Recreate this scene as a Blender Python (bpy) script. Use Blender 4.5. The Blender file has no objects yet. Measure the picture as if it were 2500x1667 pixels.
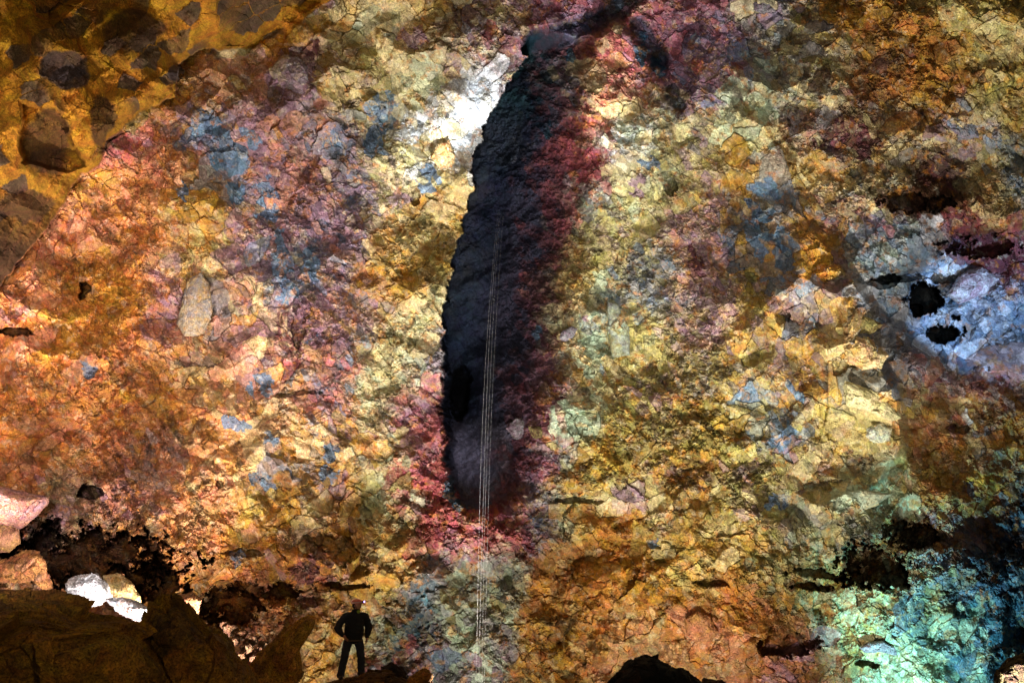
import bpy, bmesh, math, random
import numpy as np
from mathutils import Vector, Matrix
random.seed(7); RNG = np.random.default_rng(11)
f32 = np.float32
SC = bpy.context.scene
COL = SC.collection

# ------------------------------------------------------------------ camera
F = 1689.0; PITCH = math.radians(20); EYE = np.array([0.0, 0.0, 1.7])
FWD = np.array([0, math.cos(PITCH), math.sin(PITCH)]); UP = np.array([0, -math.sin(PITCH), math.cos(PITCH)])
def chart(u, v, D):
    """cavity chart: direction (u, v) from the middle of the chamber, D metres out -> world point"""
    u = np.asarray(u, float); v = np.asarray(v, float); D = np.asarray(D, float)
    a = (u-1250)/F; b = (833.5-v)/F
    return np.stack([EYE[0]+D*a, EYE[1]+D*(FWD[1]+b*UP[1]), EYE[2]+D*(FWD[2]+b*UP[2])], -1)
cam = bpy.data.objects.new('camera', bpy.data.cameras.new('camera'))
COL.objects.link(cam); cam.location = EYE; cam.rotation_euler = (math.radians(90)+PITCH, 0, 0)
cam.data.sensor_width = 36; cam.data.lens = 36*F/2500; cam.data.clip_end = 500; cam.data.clip_start = .05
SC.camera = cam

# ------------------------------------------------------------------ noise
def h2(ix, iy, seed):
    n = np.asarray(ix).astype(np.int32).view(np.uint32)*np.uint32(374761393)+np.asarray(iy).astype(np.int32).view(np.uint32)*np.uint32(668265263)+np.uint32((seed*1442695041) & 0xffffffff)
    n ^= n >> np.uint32(13); n *= np.uint32(1274126177); n ^= n >> np.uint32(16); n *= np.uint32(2246822519); n ^= n >> np.uint32(15)
    return (n & np.uint32(0xffffff)).astype(f32)*f32(1/16777216.0)
def vnoise(x, y, seed):
    ix = np.floor(x); iy = np.floor(y); fx = (x-ix).astype(f32); fy = (y-iy).astype(f32)
    fx = fx*fx*(3-2*fx); fy = fy*fy*(3-2*fy); ix = ix.astype(np.int32); iy = iy.astype(np.int32)
    a = h2(ix, iy, seed); b = h2(ix+1, iy, seed); c = h2(ix, iy+1, seed); d = h2(ix+1, iy+1, seed)
    return (a+(b-a)*fx)*(1-fy)+(c+(d-c)*fx)*fy
def fbm(x, y, size, seed, octv=4, gain=.5):
    t = 0; a = 1; s = 0; X = x/size; Y = y/size
    for i in range(octv):
        t = t+a*(vnoise(X, Y, seed+i*17)-.5)*2; s += a; a *= gain
        X, Y = X*1.62+Y*1.17+13.7, -X*1.17+Y*1.62+7.1
    return t/s
def vor(u, v, size, seed, ang=0., stretch=1.):
    c, s = math.cos(ang), math.sin(ang)
    x = (u*c+v*s)/(size*stretch); y = (-u*s+v*c)/size*stretch**.4
    ix = np.floor(x).astype(np.int32); iy = np.floor(y).astype(np.int32); x = x.astype(f32); y = y.astype(f32)
    f1 = np.full(x.shape, 9, f32); f2 = np.full(x.shape, 9, f32)
    hm = np.full(x.shape, -9, f32); bx = np.zeros(x.shape, f32); by = np.zeros(x.shape, f32); bi = ix.copy(); bj = iy.copy()
    for dx in (-1, 0, 1):
        for dy in (-1, 0, 1):
            jx = ix+dx; jy = iy+dy
            px = jx+.08+.84*h2(jx, jy, seed); py = jy+.08+.84*h2(jx, jy, seed+1)
            d = ((x-px)**2+(y-py)**2).astype(f32); n = d < f1
            hm = np.maximum(hm, (1.7*(h2(jx, jy, seed+2)-.5)*(x-px)+1.7*(h2(jx, jy, seed+3)-.5)*(y-py)+.5*(h2(jx, jy, seed+4)-.5)-.42*d).astype(f32))
            f2 = np.where(n, f1, np.minimum(f2, d)); f1 = np.where(n, d, f1)
            bx = np.where(n, (x-px), bx); by = np.where(n, (y-py), by); bi = np.where(n, jx, bi); bj = np.where(n, jy, bj)
    f1 = np.sqrt(f1); f2 = np.sqrt(f2)
    px = bi+.5; py = bj+.5
    X = px*size*stretch; Y = py*size/stretch**.4
    return dict(f1=f1, e=f2-f1, h=hm, dx=bx, dy=by, cu=X*c-Y*s, cv=X*s+Y*c, r=[h2(bi, bj, seed+10+k) for k in range(5)])
def tri(x, y, seed, ang=0., stretch=1.):
    """crumpled-foil relief: random heights on a skewed lattice, linear over each triangle"""
    c, s = math.cos(ang), math.sin(ang); X = (x*c+y*s)/stretch; Y = -x*s+y*c; X = X+.5*Y
    ix = np.floor(X).astype(np.int32); iy = np.floor(Y).astype(np.int32); fx = (X-ix).astype(f32); fy = (Y-iy).astype(f32)
    a = h2(ix, iy, seed); d = h2(ix+1, iy+1, seed); b = h2(ix+1, iy, seed); e = h2(ix, iy+1, seed)
    return np.where(fx > fy, a+(b-a)*fx+(d-b)*fy, a+(d-e)*fx+(e-a)*fy)
def foil(x, y, s, seed, ang=0., st=1.3):
    """two foils intersected: sharp broken facets, heights in units of s"""
    return np.maximum(tri(x/s, y/s, seed, ang, st), tri(x/s*1.13+7.3, y/s*1.13+3.1, seed+50, ang+1.1, st))-.6
def sm(a, b, x):
    t = np.clip((x-a)/(b-a), 0, 1); return t*t*(3-2*t)
def poly_sd(u, v, P):
    """signed distance to a polygon, positive inside"""
    P = np.array(P, float); d = np.full(u.shape, 1e9); ins = np.zeros(u.shape, bool)
    for (x0, y0), (x1, y1) in zip(P, np.roll(P, -1, 0)):
        ex, ey = x1-x0, y1-y0; t = np.clip(((u-x0)*ex+(v-y0)*ey)/(ex*ex+ey*ey), 0, 1)
        d = np.minimum(d, (u-x0-t*ex)**2+(v-y0-t*ey)**2)
        c = ((y0 > v) != (y1 > v)); ins ^= c & (u < (x1-x0)*(v-y0)/((y1-y0) if y1 != y0 else 1e-9)+x0)
    d = np.sqrt(d); return np.where(ins, d, -d)
def seg_d(u, v, x0, y0, x1, y1):
    ex, ey = x1-x0, y1-y0; t = np.clip(((u-x0)*ex+(v-y0)*ey)/(ex*ex+ey*ey), 0, 1)
    return np.hypot(u-x0-t*ex, v-y0-t*ey)

# ------------------------------------------------------------------ minerals (linear albedo)
PAL = dict(o=(.46,.26,.06), r=(.46,.205,.07), k=(.47,.24,.15), p=(.28,.18,.235), b=(.13,.21,.31), c=(.58,.49,.27), y=(.37,.32,.12),
           d=(.085,.042,.022), R=(.36,.10,.10), m=(.46,.55,.40), n=(.012,.018,.032), g=(.27,.26,.27), a=(.40,.19,.018), w=(.70,.74,.80),
           t=(.04,.13,.18), W=(.12,.042,.05))
KEYS = list(PAL); PC = np.array([PAL[k] for k in KEYS], f32)
def parse(m):
    w = np.zeros(len(KEYS)); 
    for i in range(0, len(m), 2): w[KEYS.index(m[i])] += int(m[i+1])
    return w/w.sum()
CP = """560 170 k2o1c2p1 6;700 60 c2o2p1 8;720 190 p3g1k1 9;880 60 c3o2g1 9;900 170 c3y1p1 8;1000 60 o2c2g1 7;1000 130 c3m1 7;1080 90 p2c2 6;1200 40 p1c1y1 6
1250 60 p2R1g1 5;1330 50 p3R1 5;1420 30 p3R1b1 4;1650 40 R2p3 4;1750 100 p3b1R1 5;1700 220 p3R1b1 5;1850 60 g2c1p2b1 7;1850 180 c2g2m1 7;1830 270 m2c3y1 8
1990 130 c1g1y1d1 4;2000 300 g1W1k1c1 2;2100 60 o2d1r1 3;2150 150 r2d2W1 2;2250 130 r2o1d1 2;2400 60 y2c1o2 5;2450 250 o2y2c1 2;2300 250 o3r2d1 3;2080 320 W3d2 1
2200 320 o1c2g1 3;1950 400 c2o2r1 5;2340 300 p1b1c1o1 7;2450 420 g1y1b1 1;2100 440 c3b1o1 1;2250 470 d3W1 2;2400 480 c3o1 3;2100 530 c2p1W1b1R1 4;2350 560 W3R1 3
2450 620 W3R1 3;2150 600 m1b2w1 4;2250 650 w1b2g1 6;2400 720 b2w1p2 8;2450 820 w2b2 8;2300 850 w1b2 5;2200 740 b2g1w1 6;2300 780 b2w1 7;2170 880 b1g2 2;2300 930 R2k2p1w1 4;2450 960 R1k1w1p1 4
2300 1020 k1o1r1c1 4;2420 1080 b1c1o1 3;1640 300 c2m1g1 2;1560 330 w1m1c1 3;1600 420 c2y1m1 3;1700 450 c1y2p1 3;1700 560 y1p2k1 1;1830 450 o2c1 4;1860 520 b2g1o1 5
1900 640 b2o2 6;1980 620 o3r1 7;2020 760 o2c1p1 9;2100 900 c2o2 9;2100 1000 c2o2y1 9;1950 900 o2y1p1b1 5;1850 800 y2o2p1 5;1900 1050 y1o1b2 5;1700 750 k1p2y1 1
1700 900 y2o1g1d1 1;1600 700 g2y1b1 1;1500 600 y2c1p1 3;1480 800 c1m1b1 5;1540 820 y3c1 4;1440 500 m1g1d1 3;1400 700 y2c1r1 3;1380 850 c1m1o1 3;1600 950 y2d1p1 1
1500 1050 y2o1d1 2;1700 1050 y2o1d1 1;1380 1030 m3c2 8;1450 1150 y1o2d1 3;1650 1180 y1o1p1d1 2;1850 1180 y2p1d1 3;2000 1150 y1o1c1p1 4;2150 1200 y1c1m1 5
2300 1150 y1o2k1 2;2400 1200 o2r1b1 3;2450 1050 o2r1c1 2;1400 1250 c1m1y1 5;1550 1250 c1y1p1 7;1750 1280 o1c1y1 6;2000 1280 c1g1m1y1 3;2150 1300 g1y1m1 2
2350 1300 p1o1b1 2;1500 1330 o3r2 5;1420 1330 r2c1 6;1700 1400 y1o1c1 3;1900 1400 y1o1m1 2;2100 1420 d1y1m1 4;2300 1400 y1g1b1 2;2450 1400 b2n2 2;2490 1300 b1n2 2
1400 1450 r3o1 4;1600 1450 o2r1d1 3;1800 1500 r3k1o1 4;1750 1600 r2k2c1 5;1400 1550 o2r1d1c1 4;1550 1600 k1c1r1 5;1950 1600 r1k2p1 6;2050 1450 y1m1o1 4
2100 1550 y2m1c1 5;2250 1500 y1m1b1 3;2350 1580 m2t1b1 4;2460 1550 t2b2n1 2;2200 1640 m3c1 4;1490 90 R3k1c1 4;1440 180 R1c1g1 3;1510 220 R2r1c1 3;1420 320 R3W1 2
1400 420 R2W2 2;1350 250 W2t1 2;1350 450 W2R1d1 2;1330 600 W2d2R1 3;1300 750 W3R1 3;1280 900 W2p1d1 4;1250 1050 W2p1 5;1290 1150 p2b1W1 3;1320 1230 p1g1b1 4
1070 880 p1g2 3;1040 1000 R2p2 3;1010 1100 R2p2 3;1040 1200 R4p1 3;1100 1290 R3p2 3;1190 1270 R4 3;1120 1300 R4 4;1060 1240 R4 3;1020 1150 R3p1 3;1245 1225 R3W1 3;1265 1130 W2R2 3;1030 1060 R2p2 3;1300 1000 W3p1 3;1310 850 W3R1 3;1320 520 W3R1 2;1230 1180 R3W1 3;1150 1340 p2g1R1 4;1100 1380 g2b1 6
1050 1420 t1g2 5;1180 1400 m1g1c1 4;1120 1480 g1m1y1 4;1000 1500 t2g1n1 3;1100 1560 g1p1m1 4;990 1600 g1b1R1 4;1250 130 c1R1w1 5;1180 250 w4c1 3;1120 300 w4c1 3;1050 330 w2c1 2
1080 420 o2c2 7;950 450 c2p1y1 1;1000 600 c2y1o1 2;950 650 o3c1 2;1000 800 c2m1y1 1;950 950 c2m1 2;930 1100 c2m1y1 3;950 1250 c1m1y1 4;960 1350 c1y1r1 5
920 1450 c1y1p1 3;870 1440 r2o1 5;930 1550 y1g1m1 3;830 1580 r1c1o1 4;800 350 p1k1b1g1 5;650 300 k2p2o1 7;500 330 b2p1k1 7;560 420 b1k1o1 6;700 430 k2p2 4
640 500 b1k1p2c1 3;750 520 p3k1b1 2;850 480 p2b1c1 1;850 620 p2b1k1 2;700 650 b2p1c1 3;780 750 p2k1W1 3;860 750 g1p1o1 2;450 250 k2o2 3;400 450 k2r2 2
300 380 k2R1p1 5;250 500 k3o1 4;350 550 k2r2 1;470 500 o2y1c1 7;480 650 o1c1y1k1 8;560 650 p2c1k1 6;100 640 k3r1 6;50 760 k2p1r2 7;150 800 r2o2 4;250 700 r2o2 2
300 850 r3k1 2;130 950 r3k1 2;400 750 k1r1p2 2;500 720 c1o1g2 9;600 800 k2c1p1 6;700 850 W2p1k1 5;780 950 k2R1b1 4;640 920 b2o1k1 5;500 930 c1o1k2 6
350 1000 r2k1o1 3;200 1100 r3k1 1;50 1100 r2k2 8;400 1150 k1g1r1 1;550 1100 r2c1k1 5;650 1000 c2k1r1 6;750 1050 c1g1o2 5;850 1100 o2c1p1 4;700 1150 o2g1b1 6
800 1250 o3c1p1 6;650 1250 o2y1 5;500 1200 r1k1c1 3;450 1300 r2k1c1 2;300 1200 r1k1p1d1 1;180 1200 p1k1c1d1 3;600 1350 r2o1k1 3;450 1400 r3d1 3;700 1380 r1o2p1 5
800 1370 r2W1p1 7;750 1470 k1p1y1 4;650 1480 r2k1d1 2;560 1500 r2d2 3;850 1380 o2r1c1 5;620 1560 k2d2 3;300 1320 r1d1k1 2;100 200 a4d1 9;350 60 a3d2 9;300 250 a3y1d1 9
120 400 d3a1 9;50 550 d2W2 8;600 60 a3y1 8;150 30 a3d1 9;-300 500 a2d1 9;-300 1200 r2k1 6;-300 1700 r2d1 6;700 1800 r1o1d1 5;1500 1850 o1r1d1 5;2600 1600 t1n2 5;2800 1000 o1k1 5;2800 200 o1y1 5;1200 -300 c1p1o1 6;400 -300 a3d1 9;2000 -300 o1g1y1 6"""
cps = [s.split() for s in CP.replace('\n', ';').split(';')]
CX = np.array([float(c[0]) for c in cps]); CY = np.array([float(c[1]) for c in cps]); CW = np.array([parse(c[2]) for c in cps]); CS = np.array([float(c[3])/9 for c in cps])
# coarse map of mineral mixtures, with streak light and upper-right shade painted in
GS = 12; GU = np.arange(-900, 3400, GS); GV = np.arange(-900, 2700, GS)
gu, gv = np.meshgrid(GU, GV)
wu = gu+60*fbm(gu, gv, 110, 301, 3); wv = gv+60*fbm(gu, gv, 110, 302, 3)
tot = np.zeros(gu.shape); W = np.zeros(gu.shape+(len(KEYS),)); S = np.zeros(gu.shape)
for i in range(len(CX)):
    d2 = (wu-CX[i])**2+(wv-CY[i])**2; w = np.exp(-d2/(2*40**2))+1e-5/(1+d2/1e4)**2
    tot += w; W += w[..., None]*CW[i]; S += w*CS[i]
W /= tot[..., None]; S /= tot
CUM = np.cumsum(W, -1).astype(f32); S = S.astype(f32); MEAN = (W@PC).astype(f32)
def gidx(u, v):
    return np.clip(((v-GV[0])/GS).round().astype(int), 0, len(GV)-1), np.clip(((u-GU[0])/GS).round().astype(int), 0, len(GU)-1)
def pick(u, v, r):
    a, b = gidx(u, v); out = np.zeros(r.shape, np.int8)
    for k in range(len(KEYS)-1): out += (r > CUM[a, b, k])
    return PC[np.minimum(out, len(KEYS)-1)]
BLOBS = """500 300 45 30 b;575 335 52 24 b;560 388 46 34 b;930 270 40 48 b;915 350 24 30 b;450 460 20 18 b;580 470 30 22 b;650 462 28 36 b;655 520 30 26 b;680 615 22 60 b;700 690 24 45 b
762 640 18 42 b;745 822 26 12 b;640 940 36 26 b;575 1035 34 14 b;665 1075 18 15 b;800 1100 20 22 b;800 1160 24 18 b;220 900 18 20 b;1045 440 26 34 b;1865 480 34 50 b
1912 620 20 56 b;1850 570 26 60 b;1935 960 22 26 b;1905 1060 30 45 b;1895 1230 26 26 b;580 1365 16 20 b;1580 400 24 16 b;700 800 26 34 W;725 850 14 55 W;1700 165 26 18 R
2090 1215 75 24 m;2250 490 100 36 d;2400 605 100 36 W;2100 345 55 42 W;2140 1370 80 50 d;2240 1310 60 40 d;1975 1435 60 10 d;1560 460 26 28 p;720 190 46 56 p;1430 790 22 20 p
1310 810 14 12 b;1690 640 26 40 W;1600 1330 20 12 b;150 160 60 38 g;330 70 70 45 d;120 350 55 80 d;250 300 32 60 d;60 500 70 40 W;430 175 18 26 g;165 190 50 30 g;1010 95 38 30 p;760 130 20 30 W
640 1180 30 25 b;745 1385 36 34 W;1205 1165 20 30 t;1100 1160 16 60 t;1150 1235 50 12 t;1570 120 16 40 t;1610 180 15 40 t;1395 160 12 40 t;1450 820 30 60 m;1390 1020 44 46 m"""
BL = [s.split() for s in BLOBS.replace('\n', ';').split(';')]  # the d and W blobs far right paint shade onto the rock

DCP = """-1500 800 7;-600 800 12;-600 100 11;-600 1500 12;0 400 16;0 900 16.5;0 1300 16;300 600 18.5;300 1200 18.5;600 900 20;900 600 21.3;1100 300 21.3;1000 1100 22;1000 1600 21;700 1500 19.5
300 1500 17.8;600 150 19;900 50 19;1250 -100 20;1500 150 20.8;1450 600 22.5;1500 800 21.8;1700 600 20.5;1900 800 19.5;2080 900 18.8;1600 1200 21;1900 1300 19.5;2300 1100 20;2400 1500 19
1500 1600 20;2200 200 18;2400 0 16;2400 500 19;1800 200 20.5;3200 800 13;3900 800 8;1250 -900 14;1250 -1500 9;1250 2500 15;0 2400 12;2500 2400 12;3200 -600 10;-800 -700 9"""
dc = np.array([[float(t) for t in s.split()] for s in DCP.replace('\n', ';').split(';')])
OVER = [(-1900,-1900),(1000,-1900),(900,-200),(800,0),(700,80),(600,118),(480,122),(440,160),(425,230),(330,290),(255,350),(240,410),(200,425),(110,560),(0,700),(-300,1000),(-1900,1600)]
LV = [60, 90, 180, 280, 380, 480, 580, 680, 780, 880, 980, 1080, 1180, 1230, 1262]
LL = [1330,1292,1257,1197,1162,1137,1118,1097,1080,1078,1072,1075,1085,1115,1172]
RR = [1385,1390,1372,1362,1360,1365,1365,1350,1335,1310,1290,1300,1285,1245,1180]
BLOCK = [(1850,380),(1960,520),(2060,640),(2165,790),(2150,880),(2200,960),(2210,1090),(2100,1250),(1900,1350),(1500,1100),(1600,500)]
PITS = [(2260,735,34,38,4.5),(2240,760,14,16,4),(2303,812,46,20,4.5),(2330,770,18,9,3),(2160,680,40,10,2),(2400,690,30,10,2),(205,712,18,26,1.6),(215,1198,26,18,1.8),(30,812,45,9,1.5),(200,1365,230,70,3),(370,1420,90,60,2.5),(560,1480,80,40,1.2),(60,1300,90,50,2),(2235,495,80,26,1.2),
        (2390,600,90,30,1.4),(2130,1385,95,50,1.45),(2235,1310,75,36,1.2),(2000,1400,90,10,.8),(1925,1580,75,26,1.2),(1980,1432,50,9,.7),(1640,455,12,35,.6),(2110,1620,30,8,.7),(735,960,60,6,.5),(850,1425,70,7,.7),
        (590,1350,50,8,.6),(725,790,16,60,.5),(1905,780,16,16,.5),(1420,1225,60,7,.5),(1740,1420,40,12,.6),(1010,480,12,16,.6),(640,1440,80,22,1.),(2350,1045,30,10,.6),(2240,680,90,9,1.),(2150,690,40,10,1.),(540,1180,9,9,.6)]
def smooth_depth(u, v):
    num = 0; den = 0
    for x, y, D in dc:
        w = 1/((u-x)**2+(v-y)**2+130**2)**2; num = num+w*D; den = den+w
    return num/den
def fissure(u, v):
    L = np.interp(v, LV, LL); R = np.interp(v, LV, RR)
    wl = np.interp(v, [0, 820, 900, 1300], [4, 6, 26, 40])
    a = sm(0, 1, (u-L)/wl); b = 1-sm(-170, 95, (u-R)); e = a*b*sm(60, 130, v)*(1-sm(1215, 1268, v+.0012*(u-1180)**2))
    e = e*np.interp(v, [500, 900, 1150], [7.5, 6.2, 3.0])
    e = e+1.8*(1-sm(.5, 1.1, ((u-1125)/24)**2+((v-955)/70)**2))
    arm = 0
    for x0, y0, x1, y1, r, h in ((1310,100,1400,80,34,.8),(1400,80,1500,25,30,.6),(1500,25,1620,-70,36,.6),(1555,60,1612,150,26,.6),(1612,150,1650,260,18,.4)):
        arm = np.maximum(arm, h*(1-sm(.4, 1.1, seg_d(u, v, x0, y0, x1, y1)/r)))
    return np.maximum(e, arm), e, arm
def wall_depth(u, v, detail=True):
    wu = u+14*fbm(u, v, 50, 41, 4, .6); wv = v+14*fbm(u, v, 50, 42, 4, .6)
    so = poly_sd(wu, wv, OVER)
    D = smooth_depth(u, v)
    nz = fbm(u, v, 20, 43, 4, .65)+.6*fbm(u, v, 55, 44, 2)
    nf = fbm(u, v, 9, 45, 3, .6)
    e, ef, arm = fissure(wu+12*nz, wv)
    lobe = poly_sd(wu, wv, [(1500,36),(1455,60),(1412,140),(1396,250),(1400,420),(1430,640),(1640,640),(1652,280),(1612,150),(1556,60)])
    D = D-1.5*sm(-4, 40, lobe)*sm(640, 300, v)
    sb = poly_sd(wu*.5+u*.5, wv*.5+v*.5, BLOCK)
    D = D-.55*sm(-3, 14, sb)*sm(1900, 2080, u)+.7*sm(4, -14, sb)*sm(2020, 2130, u)*sm(1300, 1000, v)
    cham = np.exp(-(((u-2480)/330)**2+((v-740)/170)**2)**2); D = D+3.0*cham
    D = D+e
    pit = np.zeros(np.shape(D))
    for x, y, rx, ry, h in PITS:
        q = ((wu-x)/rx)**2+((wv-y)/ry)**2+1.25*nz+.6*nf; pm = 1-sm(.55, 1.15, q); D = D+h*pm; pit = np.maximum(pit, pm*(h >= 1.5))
    ovD = 12.6+5.6*sm(420, 820, u+.4*v)+.9*fbm(u, v, 160, 77, 3)
    hol = poly_sd(wu, wv, [(50,245),(80,250),(155,300),(205,405),(170,420),(60,400),(45,320)]); ovD = ovD+1.3*sm(-3, 8, hol)-.35*sm(-20, 30, poly_sd(wu, wv, [(200,240),(300,225),(330,290),(290,350),(240,400),(215,330)]))
    edge = .5*np.exp(-np.maximum(so, 0)/14.)+2.4*np.exp(-np.maximum(so, 0)/75.)
    mo = sm(-2, 3, so)
    D = D*(1-mo)+np.minimum(ovD+edge, D)*mo
    return D, mo, ef, arm, so, pit

def material(name, rough=.85, bump=.5, spec=.25, scale=1., attr=True, base=(.3,.2,.1), var=.5, dist=.03):
    m = bpy.data.materials.new(name); m.use_nodes = True; N = m.node_tree.nodes; Lk = m.node_tree.links
    bs = N['Principled BSDF']; bs.inputs['Specular IOR Level'].default_value = spec
    tc = N.new('ShaderNodeTexCoord')
    def noise(s, d=6, r=.6, dist=0):
        n = N.new('ShaderNodeTexNoise'); n.inputs['Scale'].default_value = s*scale; n.inputs['Detail'].default_value = d
        n.inputs['Roughness'].default_value = r; n.inputs['Distortion'].default_value = dist; Lk.new(tc.outputs['Object'], n.inputs['Vector']); return n
    n1 = noise(9, 8, .7); n2 = noise(2.6, 5, .6, .6); n3 = noise(30, 4, .7)
    if attr:
        src = N.new('ShaderNodeAttribute'); src.attribute_name = 'Col'; cs = src.outputs['Color']
    else:
        src = N.new('ShaderNodeRGB'); src.outputs[0].default_value = (*base, 1); cs = src.outputs[0]
    r1 = N.new('ShaderNodeMapRange'); r1.inputs[1].default_value = .3; r1.inputs[2].default_value = .7; r1.inputs[3].default_value = 1-var; r1.inputs[4].default_value = 1+var*.8
    Lk.new(n1.outputs['Fac'], r1.inputs[0])
    mx = N.new('ShaderNodeMix'); mx.data_type = 'RGBA'; mx.blend_type = 'MULTIPLY'; mx.inputs[0].default_value = 1
    r4 = N.new('ShaderNodeMapRange'); r4.inputs[1].default_value = .36; r4.inputs[2].default_value = .58; r4.inputs[3].default_value = 1-var*1.3; r4.inputs[4].default_value = 1.12
    Lk.new(n3.outputs['Fac'], r4.inputs[0]); mm = N.new('ShaderNodeMath'); mm.operation = 'MULTIPLY'; Lk.new(r1.outputs[0], mm.inputs[0]); Lk.new(r4.outputs[0], mm.inputs[1])
    Lk.new(cs, mx.inputs[6]); Lk.new(mm.outputs[0], mx.inputs[7])
    # mineral staining: hue drift
    hs = N.new('ShaderNodeHueSaturation'); r2 = N.new('ShaderNodeMapRange'); r2.inputs[1].default_value = .3; r2.inputs[2].default_value = .7
    r2.inputs[3].default_value = .475; r2.inputs[4].default_value = .525; Lk.new(n2.outputs['Fac'], r2.inputs[0]); Lk.new(r2.outputs[0], hs.inputs['Hue'])
    Lk.new(mx.outputs[2], hs.inputs['Color']); Lk.new(hs.outputs[0], bs.inputs['Base Color'])
    r3 = N.new('ShaderNodeMapRange'); r3.inputs[3].default_value = rough-.2; r3.inputs[4].default_value = min(1, rough+.15); Lk.new(n2.outputs['Fac'], r3.inputs[0]); Lk.new(r3.outputs[0], bs.inputs['Roughness'])
    ad = N.new('ShaderNodeMath'); ad.operation = 'MULTIPLY_ADD'; ad.inputs[1].default_value = .5; Lk.new(n3.outputs['Fac'], ad.inputs[0]); Lk.new(n1.outputs['Fac'], ad.inputs[2])
    b = N.new('ShaderNodeBump'); b.inputs['Strength'].default_value = bump; b.inputs['Distance'].default_value = dist
    Lk.new(ad.outputs[0], b.inputs['Height']); Lk.new(b.outputs[0], bs.inputs['Normal'])
    return m
M_WALL = material('layered_volcanic_rock', .8, .9, .14, 1., var=.42, dist=.06)
M_ROCK = material('loose_lava_rock', .85, .9, .2, 1.6, var=.6, dist=.05)

def make_mesh(name, P, quads, col, mat, smooth=False):
    me = bpy.data.meshes.new(name); P = np.ascontiguousarray(P.reshape(-1, 3), f32)
    me.vertices.add(len(P)); me.vertices.foreach_set('co', P.ravel())
    k = quads.shape[1]
    me.loops.add(quads.size); me.loops.foreach_set('vertex_index', quads.ravel().astype(np.int32))
    me.polygons.add(len(quads)); me.polygons.foreach_set('loop_start', np.arange(0, quads.size, k, dtype=np.int32))
    me.polygons.foreach_set('use_smooth', np.full(len(quads), smooth))
    me.update(calc_edges=True)
    if col is not None:
        a = me.color_attributes.new('Col', 'FLOAT_COLOR', 'POINT'); c = np.ones((len(P), 4), f32); c[:, :3] = np.clip(col.reshape(-1, 3), 0, .9); a.data.foreach_set('color', c.ravel())
    me.materials.append(mat); o = bpy.data.objects.new(name, me); COL.objects.link(o); return o

# ------------------------------------------------------------------ the cave wall
def axis(lo, hi, a, b, step, n=46):
    mid = np.arange(a, b+.1, step); t = np.linspace(0, 1, n+1)[1:]
    def grow(L): 
        g = (L/step); return L*(t*.12+.88*t**3)
    return np.concatenate([(a-grow(a-lo))[::-1], mid, b+grow(hi-b)])
STEP = 1.65
us = axis(-1500, 4000, -40, 2540, STEP); vs = axis(-1500, 2500, -40, 1710, STEP)
U, V = np.meshgrid(us, vs); U = U.astype(f32); V = V.astype(f32)
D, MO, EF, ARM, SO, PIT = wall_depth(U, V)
a_, b_ = gidx(U, V); size = S[a_, b_]
# warped coordinates for the fracture pattern
w1u = U+30*fbm(U, V, 90, 51, 5, .6); w1v = V+30*fbm(U, V, 90, 52, 5, .6)
w2u = U+9*fbm(U, V, 24, 53, 4, .6); w2v = V+9*fbm(U, V, 24, 54, 4, .6)
big = vor(w1u, w1v, 105, 100, .5, 1.35); A = vor(w1u, w1v, 44, 200, -.5, 1.3); B = vor(w1u*.5+w2u*.5, w1v*.5+w2v*.5, 20, 300, .9, 1.5)
C = vor(w2u, w2v, 9.5, 400, -.2, 1.5); E = vor(w2u, w2v, 5.2, 500, .4, 1.4)
interior = sm(.3, 2.0, EF)                                     # smooth basalt inside the fissure
soft = np.clip(interior+.6*MO, 0, 1)
slab_big = (big['r'][2] < (size-.45)*1.1).astype(f32); slabA = ((A['r'][2] < size*.75-.05)).astype(f32); slabB = (B['r'][2] < .25+.3*size).astype(f32)
kA = np.where(slab_big > 0, .3, 1.); kB = np.where(slab_big > 0, .22, np.where(slabA > 0, .22, 1.)); kC = kB*np.where(slabB > 0, .3, 1.)*(.55+.45*sm(.2, -.3, fbm(U, V, 130, 59, 3))); 
px = 20.5/F
def facet(c, s, slope, off): return ((c['r'][0]-.5)*2*c['dx']+(c['r'][1]-.5)*2*c['dy'])*s*px*slope+(c['r'][3]-.5)*2*off*s*px
wm = lambda k: (U*(1-k)+w1u*k*.5+w2u*k*.5, V*(1-k)+w1v*k*.5+w2v*k*.5)
xa, ya = wm(.8); w3u = U+4.5*fbm(U, V, 12, 57, 3, .6); w3v = V+4.5*fbm(U, V, 12, 58, 3, .6)
ridge = np.exp(-(((U-2020)/210)**2+((V-830)/330)**2))+.7*np.exp(-(((U-900)/420)**2+((V-60)/130)**2))
rel = -1.35*foil(xa, ya, 120, 901, .4, 1.5)*120*px*(1-.7*interior)*(1+.8*ridge)
rel += -1.65*foil(xa, ya, 50, 911, -.7, 1.6)*50*px*np.maximum(kA, .45)*(1-.5*interior)*(1+.6*ridge)+facet(A, 52, .15, .08)*kA*(1-.5*soft)
rel += (-1.55*foil(w2u, w2v, 23, 921, .9, 1.7)*23*px+facet(B, 25, .3, .12))*np.maximum(kB, .2)*(1-.6*soft)
rel += (-1.35*foil(w3u, w3v, 10.5, 931, .2, 1.6)*10.5*px+facet(C, 12, .5, .15))*np.maximum(kC, .12)*(1-.6*soft*MO-.25*interior)*(1+.3*sm(.5, .15, size))
kg = 1+.9*sm(.5, .15, size)*(1-.8*soft)
rel += (facet(E, 6.5, .7, .18)-foil(w3u, w3v, 5.5, 941, 1.2, 1.5)*5.5*px*1.2)*np.maximum(kC, .15)*kg*(1-.8*soft)
rel += .30*fbm(U, V, 150, 61, 3)+.10*fbm(U, V, 38, 62, 4)*(.5+.5*kB)
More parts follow.
